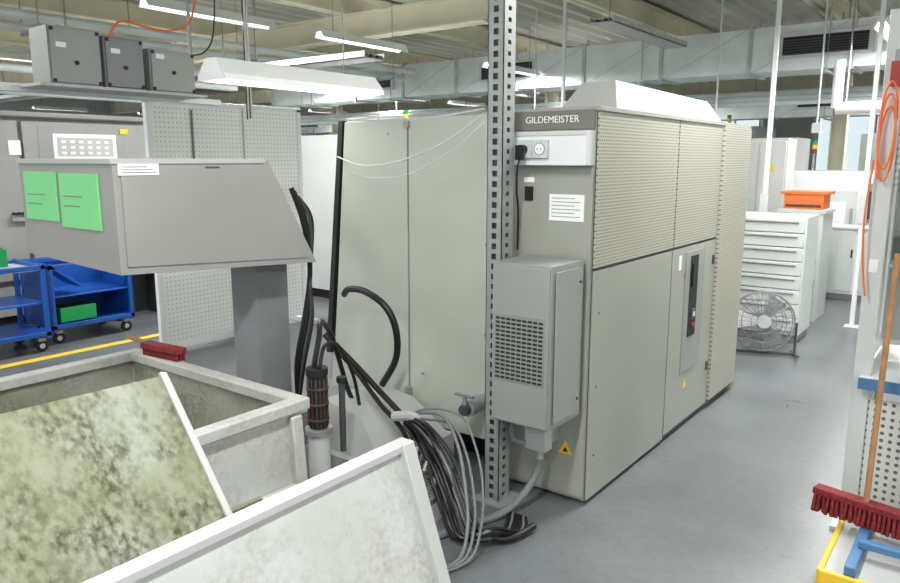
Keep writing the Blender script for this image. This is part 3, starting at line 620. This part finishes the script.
b=B().box(-1.75,-1.05,10.2,10.6,.08,.9,'white_paint').box(-1.78,-1.02,10.17,10.62,.9,.93,'offwhite').box(-1.73,-1.42,10.18,10.2,.12,.87,'offwhite').box(-1.38,-1.07,10.18,10.2,.12,.87,'offwhite').box(-1.7,-1.1,10.22,10.58,0,.08,'mach_grey').box(-1.45,-1.43,10.17,10.18,.55,.65,'dark').box(-1.37,-1.35,10.17,10.18,.55,.65,'dark')
b.done('base_cabinet',.005)
for (x,y) in((-2.05,8.3),(-1.15,8.6),(-5.4,9.9)):
    B().box(x-.022,x+.022,y-.022,y+.022,0,HT,'white_paint').box(x-.07,x+.07,y-.07,y+.07,0,.01,'white_paint').box(x-.04,x+.04,y-.04,y-.022,1.1,1.4,'offwhite').done('service_post',.003)
b=B().cyl((-1.7,9.8,2.35),(-.2,9.8,2.35),.07,'white_paint',16).cyl((-1.7,9.8,2.35),(-1.7,9.8,2.9),.06,'duct',16); b.cyl((-.3,9.8,2.35),(-.3,9.8,HT),.02,'steel',8).cyl((-1.6,9.8,2.4),(-1.6,9.8,HT),.01,'steel',8); b.done('extraction_pipe',0)
for (x,y,z) in((-1.95,10.1,2.2),(-.9,10.1,2.5),(-3.2,10.1,2.2),(-6,10.1,2.3)):
    b=B().cyl((x,y,z),(x,y,HT),.012,'offwhite',8).box(x-.05,x+.05,y-.04,y+.04,z-.12,z,'offwhite')
    b.done('power_drop',0)

# ---------------- right foreground rack ----------------
b=B(); x0=-.47; y0=3.72;y1=4.42
b.box(x0,x0+.07,y0,y0+.06,0,2.38,'offwhite').box(x0,x0+.05,y1-.06,y1,0,2.38,'offwhite')
b.box(x0+.9,x0+.95,y0,y0+.06,0,2.38,'offwhite').box(x0+.9,x0+.95,y1-.06,y1,0,2.38,'offwhite')
b.box(x0+.015,x0+.03,y0+.06,y1-.06,.12,.72,'pegpanel_y').box(x0+.05,x0+.9,y0+.5,y0+.515,.85,2.3,'hood_light').box(x0+.015,x0+.03,y0+.06,y1-.06,.85,1.6,'offwhite').box(x0+.015,x0+.03,y0+.3,y1-.06,1.6,2.3,'pegpanel_y')
b.box(x0+.07,x0+.32,y0+.02,y0+.035,.14,.66,'pegpanel_x')
b.box(x0+.03,x0+.93,y0-.06,y1+.02,.74,.775,'white_paint').box(x0+.03,x0+.93,y0-.07,y0-.06,.725,.778,'blue2')
for z in(1.25,1.7,2.3): b.box(x0+.07,x0+.90,y0+.22,y0+.5,z,z+.02,'offwhite')
for z in(.08,.40): b.box(x0+.02,x0+.93,y0+.04,y1-.04,z,z+.02,'offwhite')
b.box(x0-.03,x0+.09,y0-.04,y0+.1,0,.02,'offwhite')
for (xx,z,m,w_) in((x0+.12,1.27,'offwhite',.12),(x0+.3,1.27,'hood_light',.14),(x0+.12,1.72,'hood_light',.16),(x0+.4,1.72,'blue',.14),(x0+.2,.42,'offwhite',.3)):
    b.box(xx,xx+w_,y0+.26,y0+.45,z,z+.14,m)
b.box(x0+.015,x0+.055,y0-.004,y0,1.25,1.31,'paper')
b.done('workbench_rack',.004)
b=B()
cy=y0-.05; pts=[]
for i in range(34):
    t=i*.5; pts.append((x0+.04+.03*math.cos(t)+.0,cy-.02*math.sin(t*.3),1.92+.17*math.sin(t)-.004*i))
b.tube(pts,.005,'orange',7,3)
b.tube([(x0-.0,cy,1.75),(x0-.01,cy-.02,1.5),(x0+.0,cy-.01,1.3),(x0+.02,cy,1.15)],.005,'orange',7)
b.box(x0+.03,x0+.07,cy-.01,y0,2.06,2.16,'red').cyl((x0+.05,cy+.01,2.16),(x0+.05,cy+.01,2.21),.015,'steel',10)
b.done('air_hose_coil',.002)
b=B(); hd=Vector((-.33,3.38,.30)); top=Vector((-.34,3.66,1.35))
b.cyl(hd,top,.0125,'wood',12)
R_=Matrix.Rotation(math.radians(-12),3,'Z')
b.obox(hd,(.42,.065,.03),R_,'brush_red')
for i in range(22):
    for j in range(4):
        p=hd+R_@Vector((-.198+i*.0188,-.026+j*.0175,-.013)); b.cyl(p,p+Vector((random.uniform(-.008,.008),random.uniform(-.012,.005),-.08)),.008,'brush_red',5,r2=.011)
b.done('push_broom',.004)
b=B(); tx0,tx1,ty0,ty1=-.42,.5,2.95,3.60
b.box(tx0,tx1,ty0,ty1,.13,.165,'hood_light').box(tx0-.01,tx0+.012,ty0,ty1,.09,.172,'yellow').box(tx0,tx1,ty0-.01,ty0+.012,.09,.172,'yellow')
b.box(tx0+.08,tx0+.12,ty0+.02,ty1-.02,.165,.205,'blue2').box(tx0+.3,tx0+.34,ty0+.02,ty1-.02,.165,.205,'blue2')
b.box(tx0+.1,tx1,ty0+.2,ty0+.24,.205,.235,'blue2')
for x in(tx0+.08,tx1-.08):
    for y in(ty0+.08,ty1-.08): b.cyl((x-.02,y,.045),(x+.02,y,.045),.045,'dark',14).box(x-.03,x+.03,y-.04,y+.04,.085,.13,'steel')
b.done('low_transport_trolley',.004)

# ---------------- world + camera ----------------
w=bpy.data.worlds.new('World'); S.world=w; w.use_nodes=True
w.node_tree.nodes['Background'].inputs[0].default_value=(.97,.99,1,1); w.node_tree.nodes['Background'].inputs[1].default_value=1.15
cd=bpy.data.cameras.new('camera'); cam=bpy.data.objects.new('camera',cd); S.collection.objects.link(cam); S.camera=cam
cd.sensor_width=36; cd.lens=36*725/900; cd.clip_start=.02; cd.clip_end=200
cam.location=(0,0,1.75); cam.rotation_euler=(math.radians(90-10.28),0,math.radians(37.2))
S.view_settings.view_transform='Standard'; S.view_settings.exposure=0.02
